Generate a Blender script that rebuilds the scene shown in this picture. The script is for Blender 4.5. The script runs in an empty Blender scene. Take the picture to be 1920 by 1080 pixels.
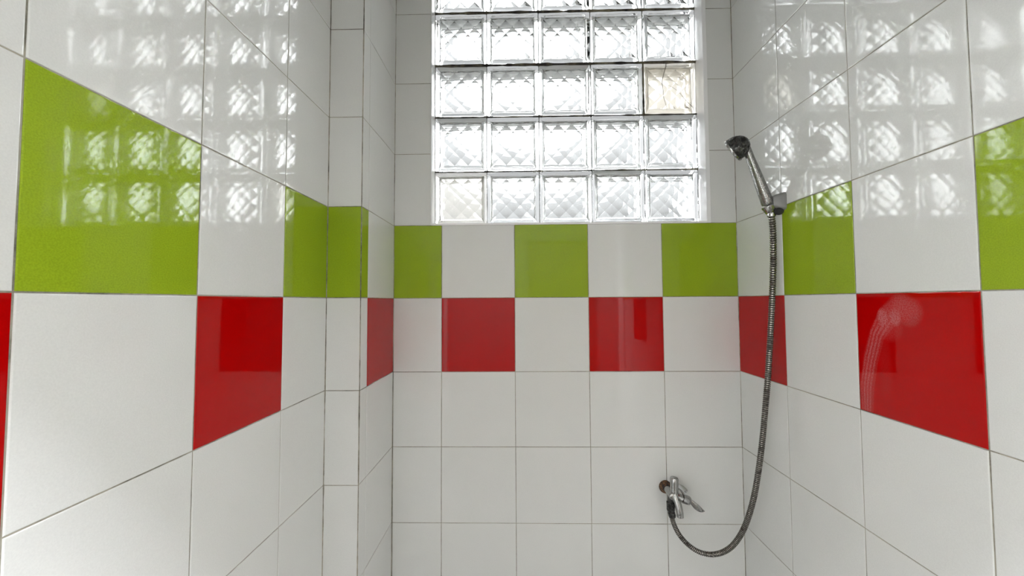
import bpy, bmesh, math, random
from mathutils import Vector, Matrix, noise

random.seed(7)
scene = bpy.context.scene
COL = scene.collection
T = 0.25            # side of one wall tile in metres
BASE = 1.5          # height of the green / red course boundary above the floor

def W(x, y, z):
    """tile units (x right, y away, z up from the colour boundary) -> metres"""
    return Vector((x * T, y * T, z * T + BASE))

# ------------------------------------------------------------------ camera
cam = bpy.data.cameras.new('camera')
cam_o = bpy.data.objects.new('camera', cam)
COL.objects.link(cam_o)
right = Vector((0.999822, 0.017955, -0.005846))
down = Vector((-0.006514, 0.0374, -0.999279))
fwd = Vector((-0.017723, 0.999139, 0.03751))
mw = Matrix(((right.x, -down.x, -fwd.x), (right.y, -down.y, -fwd.y), (right.z, -down.z, -fwd.z))).to_4x4()
mw.translation = W(1.0486, -4.8696, -0.0513)
cam_o.matrix_world = mw
cam.sensor_width = 36
cam.lens = 670.74 / 1920 * 36
cam.clip_start = 0.01
scene.camera = cam_o

# ------------------------------------------------------------------ view, world
scene.view_settings.view_transform = 'Standard'
scene.view_settings.look = 'None'
scene.view_settings.exposure = 0.0
scene.view_settings.gamma = 1.0
scene.view_settings.use_curve_mapping = False
scene.cycles.use_denoising = True
scene.cycles.max_bounces = 24
scene.cycles.transmission_bounces = 18
scene.cycles.glossy_bounces = 10
scene.cycles.diffuse_bounces = 6
scene.cycles.sample_clamp_indirect = 20.0

world = bpy.data.worlds.new('overcast_sky')
scene.world = world
world.use_nodes = True
nt = world.node_tree
nt.nodes.clear()
SKY_BASE, SKY_GLOW, SKY_LOW = 1.0, 7.0, 0.55
SKY_SIDE_BOOST = 25.0
wo = nt.nodes.new('ShaderNodeOutputWorld')
bg = nt.nodes.new('ShaderNodeBackground')
tc = nt.nodes.new('ShaderNodeTexCoord')
dot = nt.nodes.new('ShaderNodeVectorMath'); dot.operation = 'DOT_PRODUCT'
gd = Vector((0.02, math.cos(math.radians(37)), math.sin(math.radians(37))))
dot.inputs[1].default_value = gd
r1 = nt.nodes.new('ShaderNodeMapRange')
r1.inputs['From Min'].default_value = 0.94; r1.inputs['From Max'].default_value = 1.0
r1.inputs['To Min'].default_value = 0.0; r1.inputs['To Max'].default_value = SKY_GLOW
r1.interpolation_type = 'SMOOTHSTEP'
sep = nt.nodes.new('ShaderNodeSeparateXYZ')
r2 = nt.nodes.new('ShaderNodeMapRange')
r2.inputs['From Min'].default_value = 0.0; r2.inputs['From Max'].default_value = 0.42
r2.inputs['To Min'].default_value = SKY_LOW; r2.inputs['To Max'].default_value = SKY_BASE
ad = nt.nodes.new('ShaderNodeMath'); ad.operation = 'ADD'
nt.links.new(tc.outputs['Generated'], dot.inputs[0])
nt.links.new(dot.outputs['Value'], r1.inputs['Value'])
nt.links.new(tc.outputs['Generated'], sep.inputs[0])
nt.links.new(sep.outputs['Z'], r2.inputs['Value'])
nt.links.new(r1.outputs[0], ad.inputs[0]); nt.links.new(r2.outputs[0], ad.inputs[1])
# extra brightness added to both sides of the sky, for stronger wall reflections
ab = nt.nodes.new('ShaderNodeMath'); ab.operation = 'ABSOLUTE'
r3 = nt.nodes.new('ShaderNodeMapRange')
r3.inputs['From Min'].default_value = 0.48; r3.inputs['From Max'].default_value = 0.75
r3.inputs['To Max'].default_value = SKY_SIDE_BOOST
r4 = nt.nodes.new('ShaderNodeMapRange')
r4.inputs['From Min'].default_value = -0.05; r4.inputs['From Max'].default_value = 0.2
sm_ = nt.nodes.new('ShaderNodeMath'); sm_.operation = 'MULTIPLY'
a2 = nt.nodes.new('ShaderNodeMath'); a2.operation = 'ADD'
nt.links.new(sep.outputs['X'], ab.inputs[0]); nt.links.new(ab.outputs[0], r3.inputs['Value'])
nt.links.new(sep.outputs['Z'], r4.inputs['Value'])
nt.links.new(r3.outputs[0], sm_.inputs[0]); nt.links.new(r4.outputs[0], sm_.inputs[1])
nt.links.new(ad.outputs[0], a2.inputs[0]); nt.links.new(sm_.outputs[0], a2.inputs[1])
nt.links.new(a2.outputs[0], bg.inputs['Strength'])
bg.inputs['Color'].default_value = (0.97, 0.985, 1.0, 1)
nt.links.new(bg.outputs[0], wo.inputs[0])

# light of the recessed ceiling panel in the room behind the camera
LAMP_W = 310.0
la = bpy.data.lights.new('ceiling_panel_light', 'AREA')
la.shape = 'RECTANGLE'; la.size = 1.10; la.size_y = 0.50
la.energy = LAMP_W
la.color = (0.91, 0.935, 0.985)
la_o = bpy.data.objects.new('ceiling_panel_light', la)
COL.objects.link(la_o)
la_o.location = W(1.5, -7.1, 6.08)

# ------------------------------------------------------------------ material helpers
def new_mat(name):
    m = bpy.data.materials.new(name); m.use_nodes = True
    return m, m.node_tree, m.node_tree.nodes['Principled BSDF']

def plain(name, col, rough=0.5, metal=0.0, spec=0.5):
    m, t, b = new_mat(name)
    b.inputs['Base Color'].default_value = (*col, 1)
    b.inputs['Roughness'].default_value = rough
    b.inputs['Metallic'].default_value = metal
    b.inputs['Specular IOR Level'].default_value = spec
    return m

def tile_mat(name, col, col2, rough=0.07, grain=0.0):
    """glazed ceramic: faint colour drift, orange peel glaze, slightly wavy surface"""
    m, t, b = new_mat(name)
    tcn = t.nodes.new('ShaderNodeTexCoord')
    n1 = t.nodes.new('ShaderNodeTexNoise'); n1.inputs['Scale'].default_value = 9; n1.inputs['Detail'].default_value = 5
    mx = t.nodes.new('ShaderNodeMix'); mx.data_type = 'RGBA'
    mx.inputs[6].default_value = (*col, 1); mx.inputs[7].default_value = (*col2, 1)
    t.links.new(tcn.outputs['Object'], n1.inputs['Vector'])
    t.links.new(n1.outputs['Fac'], mx.inputs[0])
    out = mx.outputs[2]
    if grain:
        n3 = t.nodes.new('ShaderNodeTexNoise'); n3.inputs['Scale'].default_value = 520; n3.inputs['Detail'].default_value = 2
        t.links.new(tcn.outputs['Object'], n3.inputs['Vector'])
        rg = t.nodes.new('ShaderNodeMapRange')
        rg.inputs['From Min'].default_value = 0.3; rg.inputs['From Max'].default_value = 0.7
        rg.inputs['To Min'].default_value = 1 - grain; rg.inputs['To Max'].default_value = 1 + grain
        t.links.new(n3.outputs['Fac'], rg.inputs['Value'])
        sc = t.nodes.new('ShaderNodeVectorMath'); sc.operation = 'SCALE'
        t.links.new(out, sc.inputs[0]); t.links.new(rg.outputs[0], sc.inputs['Scale'])
        out = sc.outputs[0]
    t.links.new(out, b.inputs['Base Color'])
    b.inputs['Roughness'].default_value = rough
    b.inputs['Specular IOR Level'].default_value = 0.27
    n2 = t.nodes.new('ShaderNodeTexNoise'); n2.inputs['Scale'].default_value = 7; n2.inputs['Detail'].default_value = 1
    n4 = t.nodes.new('ShaderNodeTexNoise'); n4.inputs['Scale'].default_value = 260; n4.inputs['Detail'].default_value = 1
    t.links.new(tcn.outputs['Object'], n2.inputs['Vector']); t.links.new(tcn.outputs['Object'], n4.inputs['Vector'])
    b1 = t.nodes.new('ShaderNodeBump'); b1.inputs['Strength'].default_value = 0.3; b1.inputs['Distance'].default_value = 0.0004
    b2 = t.nodes.new('ShaderNodeBump'); b2.inputs['Strength'].default_value = 0.03; b2.inputs['Distance'].default_value = 0.0003
    t.links.new(n2.outputs['Fac'], b1.inputs['Height']); t.links.new(n4.outputs['Fac'], b2.inputs['Height'])
    t.links.new(b1.outputs[0], b2.inputs['Normal']); t.links.new(b2.outputs[0], b.inputs['Normal'])
    return m

def grout_mat(name, light, dark, lo, hi):
    """cement joint with mould and dirt in irregular runs"""
    m, t, b = new_mat(name)
    tcn = t.nodes.new('ShaderNodeTexCoord')
    n1 = t.nodes.new('ShaderNodeTexNoise'); n1.inputs['Scale'].default_value = 6; n1.inputs['Detail'].default_value = 9
    n1.inputs['Roughness'].default_value = 0.75
    t.links.new(tcn.outputs['Object'], n1.inputs['Vector'])
    cr = t.nodes.new('ShaderNodeValToRGB')
    cr.color_ramp.elements[0].position = lo; cr.color_ramp.elements[0].color = (*light, 1)
    cr.color_ramp.elements[1].position = hi; cr.color_ramp.elements[1].color = (*dark, 1)
    t.links.new(n1.outputs['Fac'], cr.inputs['Fac'])
    t.links.new(cr.outputs['Color'], b.inputs['Base Color'])
    b.inputs['Roughness'].default_value = 0.85
    return m

M_WHITE = tile_mat('white_glazed_tile', (0.74, 0.745, 0.73), (0.70, 0.705, 0.69), 0.035, 0.03)
M_GREEN = tile_mat('lime_green_glazed_tile', (0.305, 0.42, 0.020), (0.27, 0.38, 0.016), 0.035, 0.10)
M_RED = tile_mat('red_glazed_tile', (0.45, 0.0008, 0.001), (0.39, 0.0008, 0.001), 0.035, 0.05)
M_GROUT = grout_mat('stained_wall_grout', (0.39, 0.365, 0.30), (0.03, 0.027, 0.018), 0.46, 0.68)
M_TILES = {'w': 0, 'g': 1, 'r': 2}

# stained red tile: limescale smear carried by a mesh attribute
M_REDSTAIN = M_RED.copy(); M_REDSTAIN.name = 'red_tile_with_limescale_smear'
t = M_REDSTAIN.node_tree; b = t.nodes['Principled BSDF']
at = t.nodes.new('ShaderNodeAttribute'); at.attribute_name = 'stain'
ns = t.nodes.new('ShaderNodeTexNoise'); ns.inputs['Scale'].default_value = 420; ns.inputs['Detail'].default_value = 3
tcs = t.nodes.new('ShaderNodeTexCoord'); t.links.new(tcs.outputs['Object'], ns.inputs['Vector'])
mr = t.nodes.new('ShaderNodeMapRange'); mr.inputs['From Min'].default_value = 0.22; mr.inputs['From Max'].default_value = 0.70
t.links.new(ns.outputs['Fac'], mr.inputs['Value'])
mu = t.nodes.new('ShaderNodeMath'); mu.operation = 'MULTIPLY'
t.links.new(at.outputs['Fac'], mu.inputs[0]); t.links.new(mr.outputs[0], mu.inputs[1])
ms = t.nodes.new('ShaderNodeMix'); ms.data_type = 'RGBA'
src = b.inputs['Base Color'].links[0].from_socket
t.links.new(src, ms.inputs[6]); ms.inputs[7].default_value = (0.66, 0.36, 0.36, 1)
t.links.new(mu.outputs[0], ms.inputs[0]); t.links.new(ms.outputs[2], b.inputs['Base Color'])

# ------------------------------------------------------------------ mesh helpers
def link(name, bm, mats, parent=None, smooth=False, smooth_angle=None):
    me = bpy.data.meshes.new(name)
    bm.normal_update()
    bm.to_mesh(me); bm.free()
    for m in (mats if isinstance(mats, (list, tuple)) else [mats]):
        me.materials.append(m)
    if smooth:
        for p in me.polygons: p.use_smooth = True
    if smooth_angle is not None:
        for p in me.polygons: p.use_smooth = True
        me.set_sharp_from_angle(angle=math.radians(smooth_angle))
    o = bpy.data.objects.new(name, me)
    COL.objects.link(o)
    if parent is not None: o.parent = parent
    return o

def tag(o, label=None, cat=None, group=None, kind=None):
    if label: o['label'] = label
    if cat: o['category'] = cat
    if group: o['group'] = group
    if kind: o['kind'] = kind
    return o

def empty(name, loc, label, cat, kind=None):
    o = bpy.data.objects.new(name, None); o.empty_display_size = 0.03
    COL.objects.link(o); o.location = loc
    return tag(o, label, cat, None, kind)

def abox(bm, p0, p1, mat=0):
    x0, y0, z0 = p0; x1, y1, z1 = p1
    vs = [bm.verts.new(v) for v in [(x0,y0,z0),(x1,y0,z0),(x1,y1,z0),(x0,y1,z0),(x0,y0,z1),(x1,y0,z1),(x1,y1,z1),(x0,y1,z1)]]
    fs = []
    for f in [(0,3,2,1),(4,5,6,7),(0,1,5,4),(1,2,6,5),(2,3,7,6),(3,0,4,7)]:
        fc = bm.faces.new([vs[i] for i in f]); fc.material_index = mat; fs.append(fc)
    return vs, fs

def frames(pts):
    """tangent / normal frames along a polyline (parallel transport)"""
    n = len(pts); out = []
    tg = []
    for i in range(n):
        a = pts[max(i-1, 0)]; c = pts[min(i+1, n-1)]
        d = (c - a); tg.append(d.normalized() if d.length > 1e-9 else Vector((0,0,1)))
    up = Vector((0,0,1)) if abs(tg[0].z) < 0.9 else Vector((1,0,0))
    nrm = (up - tg[0]*up.dot(tg[0])).normalized()
    for i in range(n):
        nrm = (nrm - tg[i]*nrm.dot(tg[i])).normalized()
        out.append((tg[i], nrm, tg[i].cross(nrm)))
    return out

def tube(bm, pts, rad, seg=20, caps=True, mat=0, flat=None):
    """tube through points; rad: number or list; flat: (a,b) squash of the section along n / b"""
    pts = [Vector(p) for p in pts]
    if not isinstance(rad, (list, tuple)): rad = [rad]*len(pts)
    fr = frames(pts); rings = []
    for i, p in enumerate(pts):
        tt, nn, bb = fr[i]
        ka, kb = (1, 1) if flat is None else flat[i] if isinstance(flat, list) else flat
        rings.append([bm.verts.new(p + nn*math.cos(a)*rad[i]*ka + bb*math.sin(a)*rad[i]*kb)
                      for a in [2*math.pi*k/seg for k in range(seg)]])
    for i in range(len(rings)-1):
        for k in range(seg):
            f = bm.faces.new((rings[i][k], rings[i][(k+1) % seg], rings[i+1][(k+1) % seg], rings[i+1][k]))
            f.material_index = mat
    if caps:
        f = bm.faces.new(list(reversed(rings[0]))); f.material_index = mat
        f = bm.faces.new(rings[-1]); f.material_index = mat
    return rings

def lathe(bm, origin, axis, prof, seg=32, mat=0):
    """surface of revolution: prof = [(distance along axis, radius)]"""
    origin = Vector(origin); axis = Vector(axis).normalized()
    up = Vector((0,0,1)) if abs(axis.z) < 0.9 else Vector((1,0,0))
    n = (up - axis*up.dot(axis)).normalized(); b_ = axis.cross(n)
    rings = []
    for h, r in prof:
        c = origin + axis*h
        if r < 1e-6: rings.append([bm.verts.new(c)])
        else: rings.append([bm.verts.new(c + (n*math.cos(a) + b_*math.sin(a))*r) for a in [2*math.pi*k/seg for k in range(seg)]])
    for i in range(len(rings)-1):
        A, B = rings[i], rings[i+1]
        for k in range(seg):
            k2 = (k+1) % seg
            if len(A) == 1 and len(B) == 1: continue
            if len(A) == 1: f = bm.faces.new((A[0], B[k2], B[k]))
            elif len(B) == 1: f = bm.faces.new((A[k], A[k2], B[0]))
            else: f = bm.faces.new((A[k], A[k2], B[k2], B[k]))
            f.material_index = mat
    return rings

def spline(pts, n):
    """Catmull-Rom through pts, resampled to n points of equal arc length"""
    P = [Vector(p) for p in pts]
    P = [P[0]*2-P[1]] + P + [P[-1]*2-P[-2]]
    dense = []
    for i in range(1, len(P)-2):
        for k in range(24):
            u = k/24
            a, b_, c, d = P[i-1], P[i], P[i+1], P[i+2]
            dense.append(0.5*((2*b_) + (c-a)*u + (2*a-5*b_+4*c-d)*u*u + (3*b_-a-3*c+d)*u**3))
    dense.append(P[-2])
    L = [0]
    for i in range(1, len(dense)): L.append(L[-1] + (dense[i]-dense[i-1]).length)
    out = []; j = 0
    for k in range(n):
        s = L[-1]*k/(n-1)
        while j < len(L)-2 and L[j+1] < s: j += 1
        u = (s-L[j])/max(L[j+1]-L[j], 1e-9)
        out.append(dense[j].lerp(dense[j+1], min(max(u,0),1)))
    return out, L[-1]

# ------------------------------------------------------------------ tiled walls
GAP = 0.0019       # width of a joint
BEV = 0.0015       # rounded glaze edge of a tile
def tiled(name, place, nrm, rects, back, stain=None):
    """place(a, z) -> point on the tile face plane (metres); nrm: unit normal towards the room.
    rects: (a0, a1, z0, z1, colour) in tile units.  back: thickness of the wall body."""
    bm = bmesh.new()
    st = bm.verts.layers.float.new('stain')
    nrm = Vector(nrm)
    g = GAP/2/T
    for (a0, a1, z0, z1, c) in rects:
        # bed of grout under each tile, reaching the neighbours'
        q = [place(a0, z0), place(a1, z0), place(a1, z1), place(a0, z1)]
        fr = [bm.verts.new(p - nrm*0.0011) for p in q]
        bk = [bm.verts.new(p - nrm*back) for p in q]
        flip = (q[1]-q[0]).cross(q[3]-q[0]).dot(nrm) < 0
        def face(vs, mat):
            f = bm.faces.new(list(reversed(vs)) if flip else vs); f.material_index = mat
        face(fr, 3)
        face(list(reversed(bk)), 3)
        for k in range(4):
            k2 = (k+1) % 4
            face([fr[k2], fr[k], bk[k], bk[k2]], 3)
        # the tile, each laid with its own tiny tilt
        ta, tz = random.uniform(-1, 1)*0.0007, random.uniform(-1, 1)*0.0007
        lift = random.uniform(0, 0.0003)
        ga0, ga1, gz0, gz1 = a0+g, a1-g, z0+g, z1-g
        if ga1-ga0 < 0.02: continue
        bv = BEV/T
        mat = M_TILES[c[0]]
        ac, zc = (a0+a1)/2, (z0+z1)/2
        def pt(a, z, off):
            return place(a, z) + nrm*(off + lift + (a-ac)*T*ta*2 + (z-zc)*T*tz*2)
        levels = [(0, -0.0035), (0, -0.0008), (bv*0.35, -0.00022), (bv, 0.0)]
        prev = None
        for ins, off in levels:
            ring = [bm.verts.new(pt(a, z, off)) for a, z in ((ga0+ins, gz0+ins), (ga1-ins, gz0+ins), (ga1-ins, gz1-ins), (ga0+ins, gz1-ins))]
            if prev:
                for k in range(4):
                    k2 = (k+1) % 4
                    face([prev[k], prev[k2], ring[k2], ring[k]], mat)
            prev = ring
        if stain and len(c) > 1:
            N = 110
            a_, b_, z_, y_ = ga0+bv, ga1-bv, gz0+bv, gz1-bv
            grid = []
            for i in range(N+1):
                row = []
                for j in range(N+1):
                    a, z = a_+(b_-a_)*i/N, z_+(y_-z_)*j/N
                    v = bm.verts.new(pt(a, z, 0)); v[st] = stain((a-a0)/(a1-a0), (z-z0)/(z1-z0)); row.append(v)
                grid.append(row)
            for i in range(N):
                for j in range(N): face([grid[i][j], grid[i+1][j], grid[i+1][j+1], grid[i][j+1]], 4)
        else:
            face(prev, mat)
    o = link(name, bm, [M_WHITE, M_GREEN, M_RED, M_GROUT, M_REDSTAIN])
    return tag(o, kind='structure')

ZF, ZC = -6.0, 6.2          # floor and ceiling
YE = -5.5                   # where the shower stall opens into the room
YF = -14.0                  # far wall of that room, behind the camera
def rows(z0=ZF, z1=ZC):
    zs = [z0] + [k for k in range(math.ceil(z0+0.01), math.floor(z1-0.01)+1)] + [z1]
    return list(zip(zs[:-1], zs[1:]))
def colour(z0, seq, i):
    """seq: 'gw' style: column i starts green-over-white or white-over-red"""
    if z0 == 0: return 'g' if seq[i] == 'g' else 'w'
    if z0 == -1: return 'w' if seq[i] == 'g' else 'r'
    return 'w'

XL, XR, XW, XP = -0.659, 4.010, -1.0395, -0.6615
YP, YS = -1.016, -0.8355
OX0, OX1, OZ0, OZ1 = -0.152, 3.668, 1.0, 5.75     # window opening
xr = lambda y, z: XR + 0.0032*z + 0.0091*y
xw = lambda y, z: XW + 0.0023*z + 0.0039*(y-YP)
xp = lambda z: XP + 0.0021*z

# back wall, with the opening of the window
r = []
xs = [-0.66, 0, 1, 2, 3, 4.02]
for z0, z1 in rows():
    for i in range(5):
        a0, a1 = xs[i], xs[i+1]
        if z0 >= 1 and z0 < OZ1:
            if i == 0: r.append((a0, OX0, z0, z1 if z1 <= OZ1 else OZ1, 'w'))
            elif i == 4: r.append((OX1, a1, z0, z1 if z1 <= OZ1 else OZ1, 'w'))
        else:
            r.append((a0, a1, z0, z1, colour(z0, 'gwgwg', i)))
# row that the window top cuts
r += [(a0, a1, OZ1, 6, 'w') for a0, a1 in zip(xs[:-1], xs[1:])]
r = [q for q in r if not (q[2] == 5 and q[3] == 6)]
r += [(4.02, 4.5, z0, z1, 'w') for z0, z1 in rows()] + [(-1.3, -0.66, z0, z1, 'w') for z0, z1 in rows()]   # the wall runs on behind its neighbours
def edge_x(a, z):
    if a == -0.66: return xp(z)
    if a == 4.02: return xr(0, z)
    return a
tiled('wall_back', lambda a, z: W(edge_x(a, z), 0, z), (0, -1, 0), r, 0.14)

# boxed-out pilaster on the left: face towards the room and side towards the shower
r = [(0, 0.984, z0, z1, colour(z0, 'g', 0)) for z0, z1 in rows()] + [(-0.8, 0, z0, z1, 'w') for z0, z1 in rows()]
tiled('wall_pilaster_front', lambda a, z: W(xw(YP, z)*(1-a) + xp(z)*a, YP, z), (0, -1, 0), r, 0.08)
r = []
for z0, z1 in rows():
    r.append((YP + 0.006, YS, z0, z1, 'g' if z0 == 0 else 'w'))
    r.append((YS, 0.02, z0, z1, 'r' if z0 == -1 else 'w'))
tiled('wall_pilaster_side', lambda a, z: W(xp(z), a, z), (1, 0, 0), r, 0.08)

# left wall
ys = [YP + 0.02, -1.7212]
while ys[-1] - 0.8495 > YE: ys.append(ys[-1]-0.8495)
ys.append(YE)
r = []
for z0, z1 in rows():
    for i in range(len(ys)-1):
        r.append((ys[i+1], ys[i], z0, z1, colour(z0, 'gw'*8, i)))
tiled('wall_left', lambda a, z: W(xw(a, z), a, z), (1, 0, 0), r, 0.12)

# right wall, with the limescale smear on one red tile
def smear(s, h):
    """s: 0 far end .. 1 near end along the wall reversed below, h: 0 bottom .. 1 top"""
    u = 1 - s            # 0 at the edge nearer the window
    v = 0.0
    # arc of the smear: centre line climbs from the lower left and bends right at the top
    pts = [(0.075, -0.02), (0.085, 0.22), (0.13, 0.45), (0.20, 0.66), (0.31, 0.81), (0.43, 0.885), (0.50, 0.85)]
    wid = [0.062, 0.075, 0.078, 0.078, 0.100, 0.120, 0.120]
    best = 9; w_ = .1; al = 0; side = 0
    for k in range(len(pts)-1):
        ax, ay = pts[k]; bx, by = pts[k+1]
        dx, dy = bx-ax, by-ay
        q = min(max(((u-ax)*dx + (h-ay)*dy)/(dx*dx+dy*dy), 0), 1)
        cx, cy = ax+dx*q, ay+dy*q
        d = math.hypot(u-cx, h-cy)
        if d < best:
            best = d; w_ = wid[k]*(1-q)+wid[k+1]*q; al = k+q; side = (u-cx)*dy - (h-cy)*dx
            side = math.copysign(d, side)/w_
    if best < w_:
        body = 1 - (best/w_)**3
        fade = max(0.0, min(1.0, 4.3 - al))
        streak = 0.62 + 0.38*fade*math.sin(side*15 + 0.8*math.sin(al*2))
        v = body*streak*(0.46 - 0.04*max(0, al-3)) if al > 4 else body*streak*0.44
    for cx, cy, rx, ry, s_ in ((0.265, 0.80, 0.060, 0.085, 0.50), (0.375, 0.81, 0.065, 0.080, 0.46), (0.33, 0.72, 0.12, 0.12, 0.12), (0.27, 0.40, 0.07, 0.32, 0.03)):
        e = ((u-cx)/rx)**2 + ((h-cy)/ry)**2
        if e < 1: v = max(v, s_*(1-e*e)) if s_ > .2 else v + s_*(1-e)
    return min(v, 0.8)
yr = [0.02, -0.8396]
while yr[-1] - 0.8518 > YE: yr.append(yr[-1]-0.8518)
yr.append(YE)
r = []
for z0, z1 in rows():
    for i in range(len(yr)-1):
        c = colour(z0, 'wg'*8, i)
        if z0 == -1 and i == 2: c = 'rs'
        r.append((yr[i+1], yr[i], z0, z1, c))
tiled('wall_right', lambda a, z: W(xr(a, z), a, z), (-1, 0, 0), r, 0.12, stain=smear)

# rough joint filler run down the inner corners and the outer edge of the pilaster
M_CORNER = grout_mat('corner_grout', (0.42, 0.39, 0.32), (0.03, 0.025, 0.02), 0.42, 0.66)
def corner_bead(k, f, r0):
    bm = bmesh.new(); n = 420
    pts = [f(ZF + (ZC-ZF)*i/n) for i in range(n+1)]
    rad = [r0*(1 + 0.5*noise.noise(p*14) + 0.35*noise.noise(p*60)) for p in pts]
    tube(bm, pts, rad, 6)
    tag(link('trim_%d' % k, bm, M_CORNER, smooth=True), kind='structure')
corner_bead(1, lambda z: W(xr(0, z), 0, z), 0.0017)
corner_bead(2, lambda z: W(xp(z), 0, z), 0.0016)
corner_bead(3, lambda z: W(xw(YP, z), YP, z), 0.0020)
corner_bead(4, lambda z: W(xp(z)-0.004, YP+0.004, z), 0.0015)

# wall behind the camera, ceiling, floor
M_PAINT = plain('white_wall_paint', (0.78, 0.775, 0.75), 0.6)
def slab(bm, x0, x1, y0, y1, z0, z1):
    abox(bm, W(x0, y0, z0), W(x1, y1, z1))
RX0, RX1 = -4.0, 8.0        # side walls of the room behind
DX0, DX1, DZ = 1.63, 5.2, 3.1
bm = bmesh.new()
slab(bm, RX0-.5, RX1+.5, YF-0.5, YF, DZ, ZC)
slab(bm, RX0-.5, DX0, YF-0.5, YF, ZF, DZ)
slab(bm, DX1, RX1+.5, YF-0.5, YF, ZF, DZ)
tag(link('wall_front', bm, plain('grey_wall_paint', (0.22, 0.215, 0.20), 0.6)), kind='structure')
for nm, x0, x1 in (('wall_room_left', RX0-.5, RX0), ('wall_room_right', RX1, RX1+.5)):
    bm = bmesh.new(); slab(bm, x0, x1, YF, YE+0.1, ZF, ZC)
    tag(link(nm, bm, M_PAINT), kind='structure')
LINT = 2.55  # added unseen lintel, lowered to keep direct lamp light off the stall
bm = bmesh.new()
slab(bm, RX0, -1.02, YE-0.02, YE+0.5, ZF, ZC)
slab(bm, 3.94, RX1, YE-0.02, YE+0.5, ZF, ZC)
slab(bm, -1.02, 3.94, YE-0.02, YE+0.5, LINT, ZC)
tag(link('wall_partition_light_block', bm, M_PAINT), kind='structure')
bm = bmesh.new()
slab(bm, RX0-.5, RX1+.5, YF-0.5, 0.56, ZC, ZC+.5)
tag(link('ceiling', bm, M_PAINT), kind='structure')
M_FLOOR = tile_mat('dark_floor_tile', (0.07, 0.065, 0.055), (0.055, 0.05, 0.045), 0.3)  # unseen floor, kept dark to cut light bouncing onto the back wall
bm = bmesh.new()
abox(bm, (W(RX0-.5,0,0).x, W(0,YF-.5,0).y, -0.12), (W(RX1+.5,0,0).x, W(0,0.56,0).y, -0.003), 1)
x = RX0
while x < RX1:
    y = YF
    while y < -0.02:
        abox(bm, (W(x,0,0).x+.001, W(0,y,0).y+.001, -0.003), (W(x+1,0,0).x-.001, W(0,min(y+1,0),0).y-.001, 0.0), 0)
        y += 1
    x += 1
tag(link('floor', bm, [M_FLOOR, M_GROUT]), kind='structure')
# door behind the camera (seen only as a dark reflection in the glaze)
M_DOOR = plain('brown_painted_door', (0.16, 0.12, 0.09), 0.45)
M_CHROME = None
bm = bmesh.new()
y0 = W(0, YF-0.22, 0).y
abox(bm, (W(DX0-.02,0,0).x, y0-0.04, -0.002), (W(DX1+.02,0,0).x, y0, W(0,0,DZ+.02).z))
for (xa, xb, za, zb) in ((DX0+.4, DX1-.4, -5.5, -2.6), (DX0+.4, DX1-.4, -2.1, 2.6)):
    abox(bm, (W(xa,0,0).x, y0, W(0,0,za).z), (W(xb,0,0).x, y0+0.012, W(0,0,zb).z))
door = tag(link('door_1', bm, M_DOOR), kind='structure')

# ------------------------------------------------------------------ ceiling panel lamp fixture
M_PLASTIC = plain('white_plastic', (0.80, 0.81, 0.82), 0.35)
lamp = empty('ceiling_lamp', W(1.5, -7.1, 6.2), 'rectangular white ceiling light panel in the room behind the shower', 'lamp')
bm = bmesh.new()
s, q_ = 0.58, 0.28
for (p, q) in (((-s,-q_,-.035),(s,-q_+.03,0)), ((-s,q_-.03,-.035),(s,q_,0)), ((-s,-q_+.03,-.035),(-s+.03,q_-.03,0)), ((s-.03,-q_+.03,-.035),(s,q_-.03,0)), ((-s+.03,-q_+.03,-.012),(s-.03,q_-.03,0))):
    abox(bm, p, q)
link('frame', bm, M_PLASTIC, lamp)

# ------------------------------------------------------------------ glass block window
win = empty('window_1', W(1.75, 0.2, OZ0), None, None, 'structure')
wl = win.location
def wloc(x, y, z): return W(x, y, z) - wl

M_FRAME = plain('white_window_frame', (0.90, 0.90, 0.91), 0.2)
bm = bmesh.new()
# reveal lining with a small rounded lip over the tile edge (left, right, top), sill below
LP = 0.003
def lipped(bm, x0, x1, z0, z1):
    a = wloc(x0, -0.012, z0); c = wloc(x1, 0.54, z1)
    vs, fs = abox(bm, a, c)
lipped(bm, OX0-0.002, -0.1425, OZ0, OZ1)
lipped(bm, 3.6145, OX1+0.002, OZ0, OZ1)
lipped(bm, -0.1425, 3.6145, OZ0-0.002, OZ0+0.024)
lipped(bm, -0.1425, 3.6145, OZ1-0.01, OZ1+0.002)
bmesh.ops.bevel(bm, geom=list(bm.edges), offset=0.0012, segments=2, affect='EDGES')
link('window_frame', bm, M_FRAME, win, smooth_angle=40)

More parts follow.
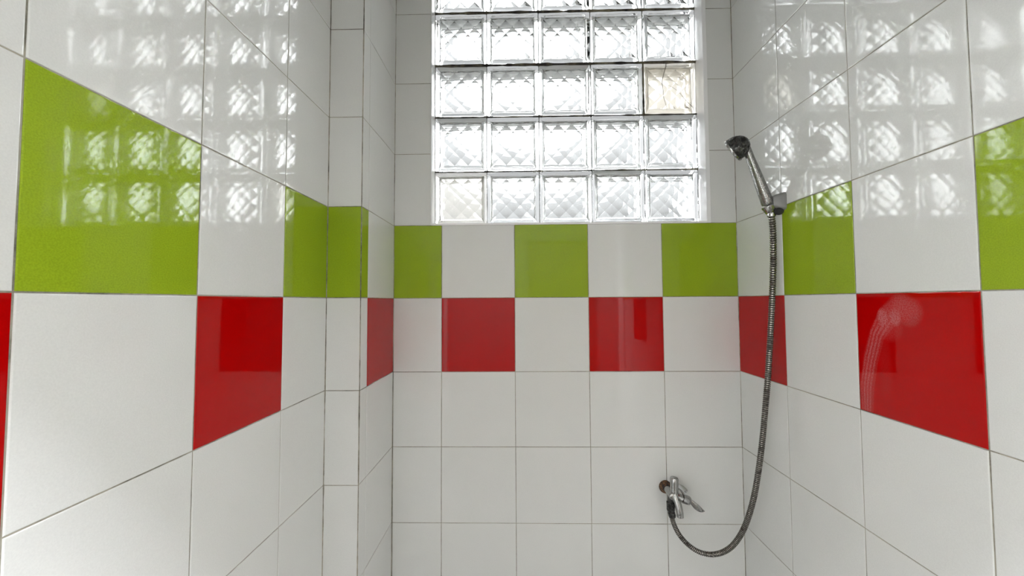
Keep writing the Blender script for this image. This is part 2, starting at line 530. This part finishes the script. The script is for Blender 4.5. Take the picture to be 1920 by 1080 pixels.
# blocks
BX0, BPX = -0.140, 0.7505
ZL = [1.040, 1.812, 2.610, 3.375, 4.160, 4.930, 5.700]
YB0, YB1 = 0.18, 0.50
BW, BH, BD = 0.1860, 0.1925, 0.064
def glass_mat(name, col, rough=0.0, milky=0.0):
    m, t, b = new_mat(name)
    b.inputs['Base Color'].default_value = (*col, 1)
    b.inputs['Roughness'].default_value = rough
    b.inputs['Transmission Weight'].default_value = 1.0
    b.inputs['IOR'].default_value = 1.45
    if milky:
        out = t.nodes['Material Output']
        d = t.nodes.new('ShaderNodeBsdfTranslucent'); d.inputs['Color'].default_value = (*[min(1, c*0.98) for c in col], 1)
        d2 = t.nodes.new('ShaderNodeBsdfDiffuse'); d2.inputs['Color'].default_value = (*[c*0.9 for c in col], 1)
        m0 = t.nodes.new('ShaderNodeMixShader'); m0.inputs[0].default_value = 0.35
        t.links.new(d.outputs[0], m0.inputs[1]); t.links.new(d2.outputs[0], m0.inputs[2])
        mxs = t.nodes.new('ShaderNodeMixShader'); mxs.inputs[0].default_value = milky
        t.links.new(b.outputs[0], mxs.inputs[1]); t.links.new(m0.outputs[0], mxs.inputs[2])
        t.links.new(mxs.outputs[0], out.inputs['Surface'])
    return m
M_GLASS = glass_mat('clear_pressed_glass', (0.985, 0.995, 0.995), 0.0)
M_GLASS_OLD = glass_mat('yellowed_glass', (0.975, 0.955, 0.905), 0.04, 0.20)
M_GLASS_MILK = glass_mat('clouded_glass', (0.97, 0.965, 0.94), 0.03, 0.10)

def relief(bm, s, y, amp, facing, inner, round_r):
    """pressed diamond pattern: square field -s..s at depth y; returns its border vertices in order.
    facing: +1 normal +y / -1 normal -y.  amp signed: apex displacement along y"""
    N = 6
    g = {}
    for i in range(N+1):
        for j in range(N+1):
            x = -s + 2*s*i/N; z = -s + 2*s*j/N
            apex = (i + j) % 2 == 1
            edge = i in (0, N) or j in (0, N)
            d = amp if apex else 0.0
            g[i, j] = bm.verts.new((x, y + d, z))
    for i in range(N):
        for j in range(N):
            a, b_, c, d = g[i,j], g[i+1,j], g[i+1,j+1], g[i,j+1]
            tri = ((a, b_, c), (a, c, d)) if (i+j) % 2 == 0 else ((a, b_, d), (b_, c, d))
            for q in tri:
                bm.faces.new(q if facing < 0 else tuple(reversed(q)))
    ring = [g[i, 0] for i in range(N)] + [g[N, j] for j in range(N)] + [g[i, N] for i in range(N, 0, -1)] + [g[0, j] for j in range(N, 0, -1)]
    return ring

def rrect(bm, hx, hz, y, rad, n=4):
    out = []
    for cx, cz, a0 in ((hx-rad, -hz+rad, -90), (hx-rad, hz-rad, 0), (-hx+rad, hz-rad, 90), (-hx+rad, -hz+rad, 180)):
        for k in range(n+1):
            a = math.radians(a0 + 90*k/n)
            out.append(bm.verts.new((cx + rad*math.cos(a), y, cz + rad*math.sin(a))))
    return out
def bridge(bm, A, B, flip=False):
    n = len(A)
    for k in range(n):
        q = (A[k], A[(k+1) % n], B[(k+1) % n], B[k])
        bm.faces.new(tuple(reversed(q)) if flip else q)

def make_block_mesh():
    """hollow pressed glass block, centred at origin, room side at -y"""
    bm = bmesh.new()
    hx, hz, hy = BW/2, BH/2, BD/2
    # outer skin: back cap -> side -> raised rim -> sunk panel, front and back alike
    prof = [(0.030, 0.0032, 0.0), (0.0170, 0.0032, 0.010), (0.0150, 0.0022, 0.010), (0.0125, 0.0006, 0.009), (0.0105, 0.0, 0.008), (0.0035, 0.0, 0.0065), (0.0010, 0.0009, 0.0055), (0.0, 0.0035, 0.005)]
    rings = []
    for ins, dep, rad in prof[1:]:
        rings.append(rrect(bm, hx-ins, hz-ins, -hy+dep, rad+0.001))
    front = bm.faces.new(rings[0])
    for k in range(len(rings)-1): bridge(bm, rings[k+1], rings[k], False)
    rings_b = []
    for ins, dep, rad in prof[1:]:
        rings_b.append(rrect(bm, hx-ins, hz-ins, hy-dep, rad+0.001))
    back = bm.faces.new(list(reversed(rings_b[0])))
    for k in range(len(rings_b)-1): bridge(bm, rings_b[k+1], rings_b[k], True)
    bridge(bm, rings[-1], rings_b[-1], True)
    # hollow
    s = hx - 0.0185
    yf, yb = -hy+0.0130, hy-0.0115
    wall = 0.0075
    A = relief(bm, s, yf, -0.0078, +1, True, 0)
    B = relief(bm, s, yb, 0.0045, -1, True, 0)
    # cove from the pattern edge to the side of the hollow
    def grow(ring, e, dy, y):
        out = []
        for v in ring:
            x = v.co.x * (hx-e)/s; z = v.co.z * (hz-e)/s
            out.append(bm.verts.new((x, y, z)))
        return out
    A1 = grow(A, 0.0130, 0, yf+0.0015); A2 = grow(A, 0.0095, 0, yf+0.006)
    B1 = grow(B, 0.0130, 0, yb-0.0015); B2 = grow(B, 0.0095, 0, yb-0.006)
    chain = [A, A1, A2, B2, B1, B]
    for k in range(len(chain)-1): bridge(bm, chain[k], chain[k+1], False)
    bmesh.ops.recalc_face_normals(bm, faces=bm.faces[:])
    me = bpy.data.meshes.new('glass_block')
    # the cavity must face inwards to the hollow
    bm.normal_update()
    bm.faces.ensure_lookup_table()
    outer = set(); stack = [front]; outer.add(front)
    while stack:
        f = stack.pop()
        for e in f.edges:
            for g in e.link_faces:
                if g not in outer: outer.add(g); stack.append(g)
    inner = [f for f in bm.faces if f not in outer]
    if front.normal.y > 0: bmesh.ops.reverse_faces(bm, faces=list(outer))
    # inner faces at the front pane should point to +y (into the hollow air)
    test = sum(f.normal.y for f in inner if f.calc_center_median().y < -hy+0.016)
    if test < 0: bmesh.ops.reverse_faces(bm, faces=inner)
    sm = [f for f in outer if f is not front and f is not back]
    for f in sm: f.smooth = True
    bm.to_mesh(me); bm.free()
    me.set_sharp_from_angle(angle=math.radians(35))
    return me
bmesh_clear = make_block_mesh(); bmesh_clear.materials.append(M_GLASS)
bmesh_old = bmesh_clear.copy(); bmesh_old.materials.clear(); bmesh_old.materials.append(M_GLASS_OLD)
bmesh_milk = bmesh_clear.copy(); bmesh_milk.materials.clear(); bmesh_milk.materials.append(M_GLASS_MILK)
cracked = None
for rr in range(6):
    for cc in range(5):
        me = bmesh_clear
        if (rr, cc) == (2, 4): me = bmesh_old
        if (rr, cc) == (0, 0): me = bmesh_milk
        o = bpy.data.objects.new('glass_block', me)
        COL.objects.link(o); o.parent = win
        zc = (ZL[rr]+ZL[rr+1])/2 + random.uniform(-.003, .003)
        o.location = wloc(BX0 + BPX*(cc+0.5) + random.uniform(-.002, .002), YB0 + BD/2/T + random.uniform(-.004, .004), zc)
        o.scale.z = ((ZL[rr+1]-ZL[rr])*T - 0.0030)/BH
        if (rr, cc) == (2, 4):
            o['label'] = 'cracked and yellowed glass block'; cracked = o
        if (rr, cc) == (0, 0): o['label'] = 'clouded glass block in the lower left corner of the window'

# cracks across the face of the yellowed block
M_CRACK = plain('dark_crack', (0.05, 0.045, 0.03), 0.8)
bm = bmesh.new()
def crack_line(pts, w):
    q, _ = spline([(x*BW-BW/2, -BD/2+0.0030, z*BH-BH/2) for x, z in pts], 40)
    tube(bm, q, [w*(1-0.75*i/39) for i in range(40)], 5)
crack_line([(0.44, 0.99), (0.43, 0.90), (0.385, 0.75), (0.36, 0.62), (0.375, 0.45), (0.385, 0.32), (0.43, 0.16), (0.44, 0.06)], 0.0013)
crack_line([(0.94, 0.13), (0.80, 0.27), (0.68, 0.42), (0.52, 0.54), (0.42, 0.55)], 0.0009)
ck = link('crack', bm, M_CRACK, win)
ck.location = cracked.location.copy()

# mortar bed between the blocks (behind) and the grimy joints at the front
M_MORTAR = plain('white_mortar', (0.80, 0.80, 0.78), 0.9)
M_GRIME = grout_mat('grimy_joint', (0.26, 0.23, 0.15), (0.022, 0.017, 0.014), 0.36, 0.55)
M_JOINTV = grout_mat('grey_joint', (0.30, 0.30, 0.29), (0.05, 0.045, 0.04), 0.40, 0.62)
xl_, xr_ = -0.1425, 3.6145
bm = bmesh.new()
def bar(bm, p, q): abox(bm, wloc(*p), wloc(*q))
for z in ZL[1:-1]: bar(bm, (xl_, YB0+0.03, z-0.0045), (xr_, YB1-0.02, z+0.0045))
for k in range(1, 5):
    x = BX0 + BPX*k
    for z0, z1 in zip(ZL[:-1], ZL[1:]): bar(bm, (x-0.0025, YB0+0.03, z0+0.005), (x+0.0025, YB1-0.02, z1-0.005))
link('mortar', bm, M_MORTAR, win)
def joint(bm, p, q, horizontal, wd):
    """rough bead of old joint filler"""
    n = 46
    pts = [Vector(p).lerp(Vector(q), i/n) for i in range(n+1)]
    rad = []
    for i in range(n+1):
        k = noise.noise(Vector(pts[i])*9)*0.7 + noise.noise(Vector(pts[i])*37)*0.5
        rad.append(wd*(1 + 0.55*k))
    tube(bm, [wloc(*v) for v in pts], rad, 8)
bm = bmesh.new()
for i, z in enumerate(ZL[1:-1]):
    joint(bm, (xl_, YB0+0.020, z), (xr_, YB0+0.020, z), True, (0.0028, 0.0034, 0.0052, 0.0050, 0.0050)[i])
# seal around the cracked block
x = BX0 + BPX*4
joint(bm, (x, YB0+0.018, ZL[2]), (x, YB0+0.018, ZL[3]), False, 0.0040)
link('grimy_joint', bm, M_GRIME, win, smooth=True)
bm = bmesh.new()
for k in range(1, 5):
    x = BX0 + BPX*k
    joint(bm, (x, YB0+0.026, ZL[0]), (x, YB0+0.026, ZL[-1]), False, 0.0019)
joint(bm, (xl_, YB0+0.03, ZL[0]), (xl_, YB0+0.03, ZL[-1]), False, 0.0020)
joint(bm, (xr_, YB0+0.03, ZL[0]), (xr_, YB0+0.03, ZL[-1]), False, 0.0020)
joint(bm, (xl_, YB0+0.02, ZL[0]-0.006), (xr_, YB0+0.02, ZL[0]-0.006), True, 0.0020)
link('grey_joint', bm, M_JOINTV, win, smooth=True)

# ------------------------------------------------------------------ fittings: materials
def chrome_mat(name, col, rough, spots=0.0, spotcol=(0.1, 0.1, 0.1), scale=90):
    m, t, b = new_mat(name)
    b.inputs['Metallic'].default_value = 1.0
    b.inputs['Base Color'].default_value = (*col, 1)
    b.inputs['Roughness'].default_value = rough
    if spots:
        tcn = t.nodes.new('ShaderNodeTexCoord')
        n1 = t.nodes.new('ShaderNodeTexNoise'); n1.inputs['Scale'].default_value = scale; n1.inputs['Detail'].default_value = 6
        n1.inputs['Roughness'].default_value = 0.7
        t.links.new(tcn.outputs['Object'], n1.inputs['Vector'])
        mrn = t.nodes.new('ShaderNodeMapRange'); mrn.inputs['From Min'].default_value = 0.62 - spots*0.3; mrn.inputs['From Max'].default_value = 0.72 - spots*0.2
        t.links.new(n1.outputs['Fac'], mrn.inputs['Value'])
        mx = t.nodes.new('ShaderNodeMix'); mx.data_type = 'RGBA'
        mx.inputs[6].default_value = (*col, 1); mx.inputs[7].default_value = (*spotcol, 1)
        t.links.new(mrn.outputs[0], mx.inputs[0]); t.links.new(mx.outputs[2], b.inputs['Base Color'])
        m2 = t.nodes.new('ShaderNodeMapRange'); m2.inputs['To Min'].default_value = rough; m2.inputs['To Max'].default_value = 0.6
        t.links.new(mrn.outputs[0], m2.inputs['Value']); t.links.new(m2.outputs[0], b.inputs['Roughness'])
        m3 = t.nodes.new('ShaderNodeMapRange'); m3.inputs['To Min'].default_value = 1.0; m3.inputs['To Max'].default_value = 0.35
        t.links.new(mrn.outputs[0], m3.inputs['Value']); t.links.new(m3.outputs[0], b.inputs['Metallic'])
    return m
M_CHROME = chrome_mat('chrome', (0.42, 0.42, 0.41), 0.08, 0.22, (0.07, 0.07, 0.06), 60)
M_HEAD = chrome_mat('pitted_dark_chrome', (0.15, 0.15, 0.145), 0.14, 0.75, (0.012, 0.012, 0.011), 95)
M_GROOVE = plain('dark_hose_groove', (0.035, 0.03, 0.026), 0.6)  # darker colour given to the grooves between the hose ribs
M_HANDLE = chrome_mat('worn_chrome', (0.30, 0.30, 0.29), 0.20, 0.45, (0.15, 0.15, 0.145), 520)
M_HOSE = chrome_mat('hose_metal', (0.33, 0.315, 0.285), 0.24, 0.40, (0.08, 0.065, 0.055), 30)
M_RUST = grout_mat('rusty_flange', (0.20, 0.10, 0.045), (0.03, 0.022, 0.018), 0.42, 0.52)
M_RUST.node_tree.nodes['Noise Texture'].inputs['Scale'].default_value = 60
M_FACE = plain('white_spray_face', (0.72, 0.72, 0.70), 0.4)
M_DARK = plain('dark_rubber', (0.03, 0.03, 0.03), 0.5)
M_BRACKET = plain('grey_bracket_plastic', (0.21, 0.21, 0.205), 0.3)

# ------------------------------------------------------------------ shower head
hb = W(3.893, -0.790, 1.035)           # lower end of the handle, in the holder
ht = W(3.672, -0.800, 1.655)           # where the handle meets the head
head = empty('hand_shower', hb, 'speckled chrome hand shower head leaning in its wall holder', 'shower head')
def rel(p, o): return Vector(p) - o.location
bm = bmesh.new()
hd = (ht-hb)
pts = [hb + hd*k for k in (-0.02, -0.01, 0.0, 0.03, 0.10, 0.3, 0.5, 0.7, 0.85, 1.0, 1.06)]
rad = [0.0095, 0.0100, 0.0155, 0.0165, 0.0160, 0.0150, 0.0138, 0.0122, 0.0112, 0.0110, 0.0105]
tube(bm, [p-hb for p in pts], rad, 28, flat=(0.92, 1.0))
link('handle', bm, M_HANDLE, head, smooth_angle=50)
# dome: centre behind the spray plate
axis = Vector((-0.60, 0.67, -0.46)).normalized()      # direction of the spray
hc = W(3.572, -0.785, 1.700)
bm = bmesh.new()
R = 0.0345
prof = [(-0.0310, 0.0), (-0.0300, 0.008), (-0.027, 0.0155), (-0.0215, 0.0225), (-0.014, 0.0285), (-0.006, 0.0325), (0.003, R*0.985), (0.009, R), (0.0125, R), (0.0135, R-0.0012)]
lathe(bm, hc-hb, axis, prof, 40)
link('head_shell', bm, M_HEAD, head, smooth_angle=50)
bm = bmesh.new()
lathe(bm, hc-hb, axis, [(0.0100, R-0.001), (0.0102, R+0.0016), (0.0125, R+0.0022), (0.0155, R+0.0014), (0.0165, R-0.0015), (0.0165, R-0.006)], 40)
link('rim', bm, M_CHROME, head, smooth_angle=50)['label'] = 'bright chrome rim'
bm = bmesh.new()
lathe(bm, hc-hb, axis, [(0.0135, R-0.001), (0.0150, R-0.006), (0.0165, R*0.5), (0.0170, 0.0)], 40)
link('spray_face', bm, M_FACE, head, smooth=True)
bm = bmesh.new()
up = Vector((0,0,1)); n_ = (up-axis*up.dot(axis)).normalized(); b2_ = axis.cross(n_)
for ring, cnt in ((0.008, 8), (0.016, 16), (0.023, 22)):
    for k in range(cnt):
        a = 2*math.pi*k/cnt
        c = hc-hb + axis*0.0158 + (n_*math.cos(a)+b2_*math.sin(a))*ring
        lathe(bm, c, axis, [(-0.001, 0.0013), (0.0022, 0.0010), (0.0024, 0.0)], 8)
tag(link('nozzle', bm, M_DARK, head, smooth_angle=40), kind='stuff')

# ------------------------------------------------------------------ holder on the right wall
hold = empty('shower_holder', W(4.008, -0.83, 1.06), 'grey wall bracket that cradles the hand shower', 'bracket')
ho = hold.location
bm = bmesh.new()
# arm: tapered block from the wall to the cradle
secs = [(xr(-.83, 1.05)-0.0004/T, -0.925, -0.720, 0.940, 1.145), (3.985, -0.920, -0.725, 0.945, 1.142), (3.945, -0.895, -0.735, 0.970, 1.130), (3.905, -0.862, -0.745, 0.995, 1.112)]
prev = None
for (x, y0, y1, z0, z1) in secs:
    ring = []
    n = 6; ry, rz = (y1-y0)/2, (z1-z0)/2; cy, cz = (y0+y1)/2, (z0+z1)/2
    for k in range(32):
        a = 2*math.pi*k/32; ca, sa = math.cos(a), math.sin(a)
        p_ = 0.35
        ring.append(bm.verts.new(W(x, cy + ry*math.copysign(abs(ca)**p_, ca), cz + rz*math.copysign(abs(sa)**p_, sa)) - ho))
    if prev:
        bridge(bm, prev, ring)
    else: bm.faces.new(list(reversed(ring)))
    prev = ring
bm.faces.new(prev)
bmesh.ops.recalc_face_normals(bm, faces=bm.faces[:])
link('arm', bm, M_BRACKET, hold, smooth_angle=45)
# cradle ring round the handle foot
bm = bmesh.new()
hdir = hd.normalized()
c0 = hb - hdir*0.004
lathe(bm, c0-ho, hdir, [(-0.0235, 0.0), (-0.0235, 0.0112), (-0.020, 0.0135), (-0.012, 0.0160), (-0.003, 0.0182), (-0.001, 0.0182), (-0.001, 0.0166), (-0.003, 0.0)], 32)
link('cradle', bm, M_CHROME, hold, smooth_angle=45)
bm = bmesh.new()
kc = W(3.970, -0.85, 0.945)
lathe(bm, kc-ho, (-0.35, -0.5, -0.75), [(-0.006, 0.0), (-0.006, 0.0100), (0.004, 0.0115), (0.0065, 0.0100), (0.0075, 0.006), (0.0077, 0.0)], 24)
link('clamp_knob', bm, M_DARK, hold, smooth_angle=45)['label'] = 'dark clamp knob under the bracket'

# ------------------------------------------------------------------ mixer tap on the back wall
tp = W(2.975, 0, -2.512)
tap = empty('shower_tap', tp, 'chrome tap with rusty flange on the lower back wall', 'tap')
def tr(x, y, z): return W(x, y, z) - tp
bm = bmesh.new()
lathe(bm, (0,-0.0002,0), (0,-1,0), [(0.0, 0.0), (0.0, 0.0205), (0.004, 0.0203), (0.010, 0.0180), (0.015, 0.0135), (0.016, 0.0)], 32)
link('flange', bm, M_RUST, tap, smooth_angle=40)['label'] = 'rusty brown wall flange'
bm = bmesh.new()
lathe(bm, (0,-0.009,0), (0,-1,0), [(0.0, 0.011), (0.006, 0.0115), (0.012, 0.0105), (0.030, 0.0105), (0.046, 0.012), (0.054, 0.0125), (0.057, 0.010), (0.058, 0)], 28)
link('inlet_body', bm, M_CHROME, tap, smooth_angle=50)
bm = bmesh.new()
# upright diverter barrel
lathe(bm, tr(3.000, -0.215, -2.50), (0.03, 0, 1), [(-0.020, 0.0), (-0.020, 0.0095), (-0.006, 0.0120), (0.004, 0.0125), (0.030, 0.0120), (0.036, 0.0130), (0.048, 0.0130), (0.0515, 0.0112), (0.0525, 0)], 28)
link('diverter_barrel', bm, M_CHROME, tap, smooth_angle=50)
bm = bmesh.new()
q, _ = spline([tr(2.995, -0.215, -2.46), tr(3.005, -0.245, -2.53), tr(3.025, -0.275, -2.61), tr(3.035, -0.29, -2.68), tr(3.038, -0.295, -2.735)], 24)
tube(bm, q, [0.0100 + 0.0006*math.sin(i/23*3) for i in range(24)], 22)
link('spout', bm, M_CHROME, tap, smooth_angle=50)
bm = bmesh.new()
# hose outlet, dark
q = [tr(2.970, -0.190, -2.50), tr(2.965, -0.195, -2.56), tr(2.962, -0.198, -2.60), tr(2.962, -0.199, -2.605), tr(2.962, -0.200, -2.70), tr(2.962, -0.200, -2.715)]
tube(bm, q, [0.0095, 0.0095, 0.0095, 0.0125, 0.0125, 0.0105], 6+18)
link('hose_outlet', bm, M_HEAD, tap, smooth_angle=40)['label'] = 'dark corroded hose outlet'
bm = bmesh.new()
# flat diverter wing behind
q = [tr(3.01, -0.20, -2.385), tr(3.06, -0.20, -2.405), tr(3.11, -0.20, -2.440), tr(3.15, -0.20, -2.485)]
q, _ = spline(q, 12)
tube(bm, q, [0.007+0.004*i/11 for i in range(12)], 16, flat=(1.0, 0.35))
link('diverter_wing', bm, M_CHROME, tap, smooth_angle=50)
bm = bmesh.new()
# valve barrel pointing right, handle blade
ax = (tr(3.20, -0.215, -2.585) - tr(3.03, -0.20, -2.535)).normalized()
lathe(bm, tr(3.02, -0.20, -2.53), ax, [(0.0, 0.010), (0.010, 0.0115), (0.020, 0.0115), (0.0205, 0.0095), (0.0225, 0.0095), (0.0230, 0.0135), (0.036, 0.0140), (0.044, 0.0130), (0.0475, 0.0100), (0.049, 0.0)], 28)
link('valve_barrel', bm, M_CHROME, tap, smooth_angle=50)
bm = bmesh.new()
q = [tr(3.185, -0.215, -2.57), tr(3.225, -0.225, -2.60), tr(3.27, -0.235, -2.645), tr(3.32, -0.245, -2.68), tr(3.36, -0.25, -2.690)]
q, _ = spline(q, 20)
tube(bm, q, [0.0065, 0.0065, 0.0067, 0.007, 0.0073, 0.0077, 0.0081, 0.0085, 0.0089, 0.0092, 0.0094, 0.0094, 0.0092, 0.0088, 0.0082, 0.0074, 0.0063, 0.005, 0.0035, 0.0015], 18, flat=(1.0, 0.40))
link('lever', bm, M_CHROME, tap, smooth_angle=50)

# ------------------------------------------------------------------ hose
HP = [(3.921,-.797,.925),(3.927,-.804,.745),(3.924,-.802,.443),(3.913,-.795,.143),(3.898,-.786,-.157),(3.878,-.773,-.517),(3.855,-.758,-.878),
      (3.826,-.740,-1.239),(3.795,-.721,-1.601),(3.763,-.701,-1.906),(3.718,-.672,-2.246),(3.660,-.636,-2.534),(3.590,-.592,-2.765),(3.493,-.530,-2.955),
      (3.366,-.450,-3.075),(3.231,-.366,-3.108),(3.118,-.291,-3.062),(3.033,-.241,-2.966),(2.983,-.209,-2.842),(2.966,-.201,-2.725)]
base = W(3.5, -.5, -3.1)
hose = empty('shower_hose', base, 'ribbed metal shower hose hanging in a loop to the tap', 'hose')
rad0 = 0.0083
pp, L = spline([W(*p) for p in HP], 2001)
pitch = 0.0068
per = 8
pts = []; rad = []
i = -1; dist = 0.0
while True:
    i += 1
    s = dist/L
    if s > 1: break
    dist += (pitch*(1-s) + 0.0044*s)/per
    k = min(s*2000, 1999.999); j = int(k)
    pts.append(pp[j].lerp(pp[j+1], k-j) - base)
    ph = (i % per)/per
    rad.append(rad0*(0.98, 1.0, 1.0, 1.0, 0.98, 0.80, 0.78, 0.80)[i % per] * (1 - 0.12*s))
bm = bmesh.new()
rings = tube(bm, pts, rad, 16)
for i, f in enumerate(bm.faces):
    if (i//16) % per in (4, 5, 6, 7): f.material_index = 1
link('ribbed_sleeve', bm, [M_HOSE, M_GROOVE], hose, smooth_angle=35)
bm = bmesh.new()
n0 = pp[0]-base
lathe(bm, n0, (pp[60]-pp[0]), [(-0.001, 0.0), (-0.001, 0.0105), (0.004, 0.0108), (0.009, 0.0104), (0.010, 0.0)], 24)
link('upper_nut', bm, M_CHROME, hose, smooth_angle=40)
bm = bmesh.new()
lathe(bm, pp[-1]-base, pp[-70]-pp[-1], [(0.0015, 0.0), (0.0015, 0.0108), (0.012, 0.0112), (0.016, 0.0098), (0.0165, 0.0)], 24)
link('lower_nut', bm, M_HEAD, hose, smooth_angle=40)
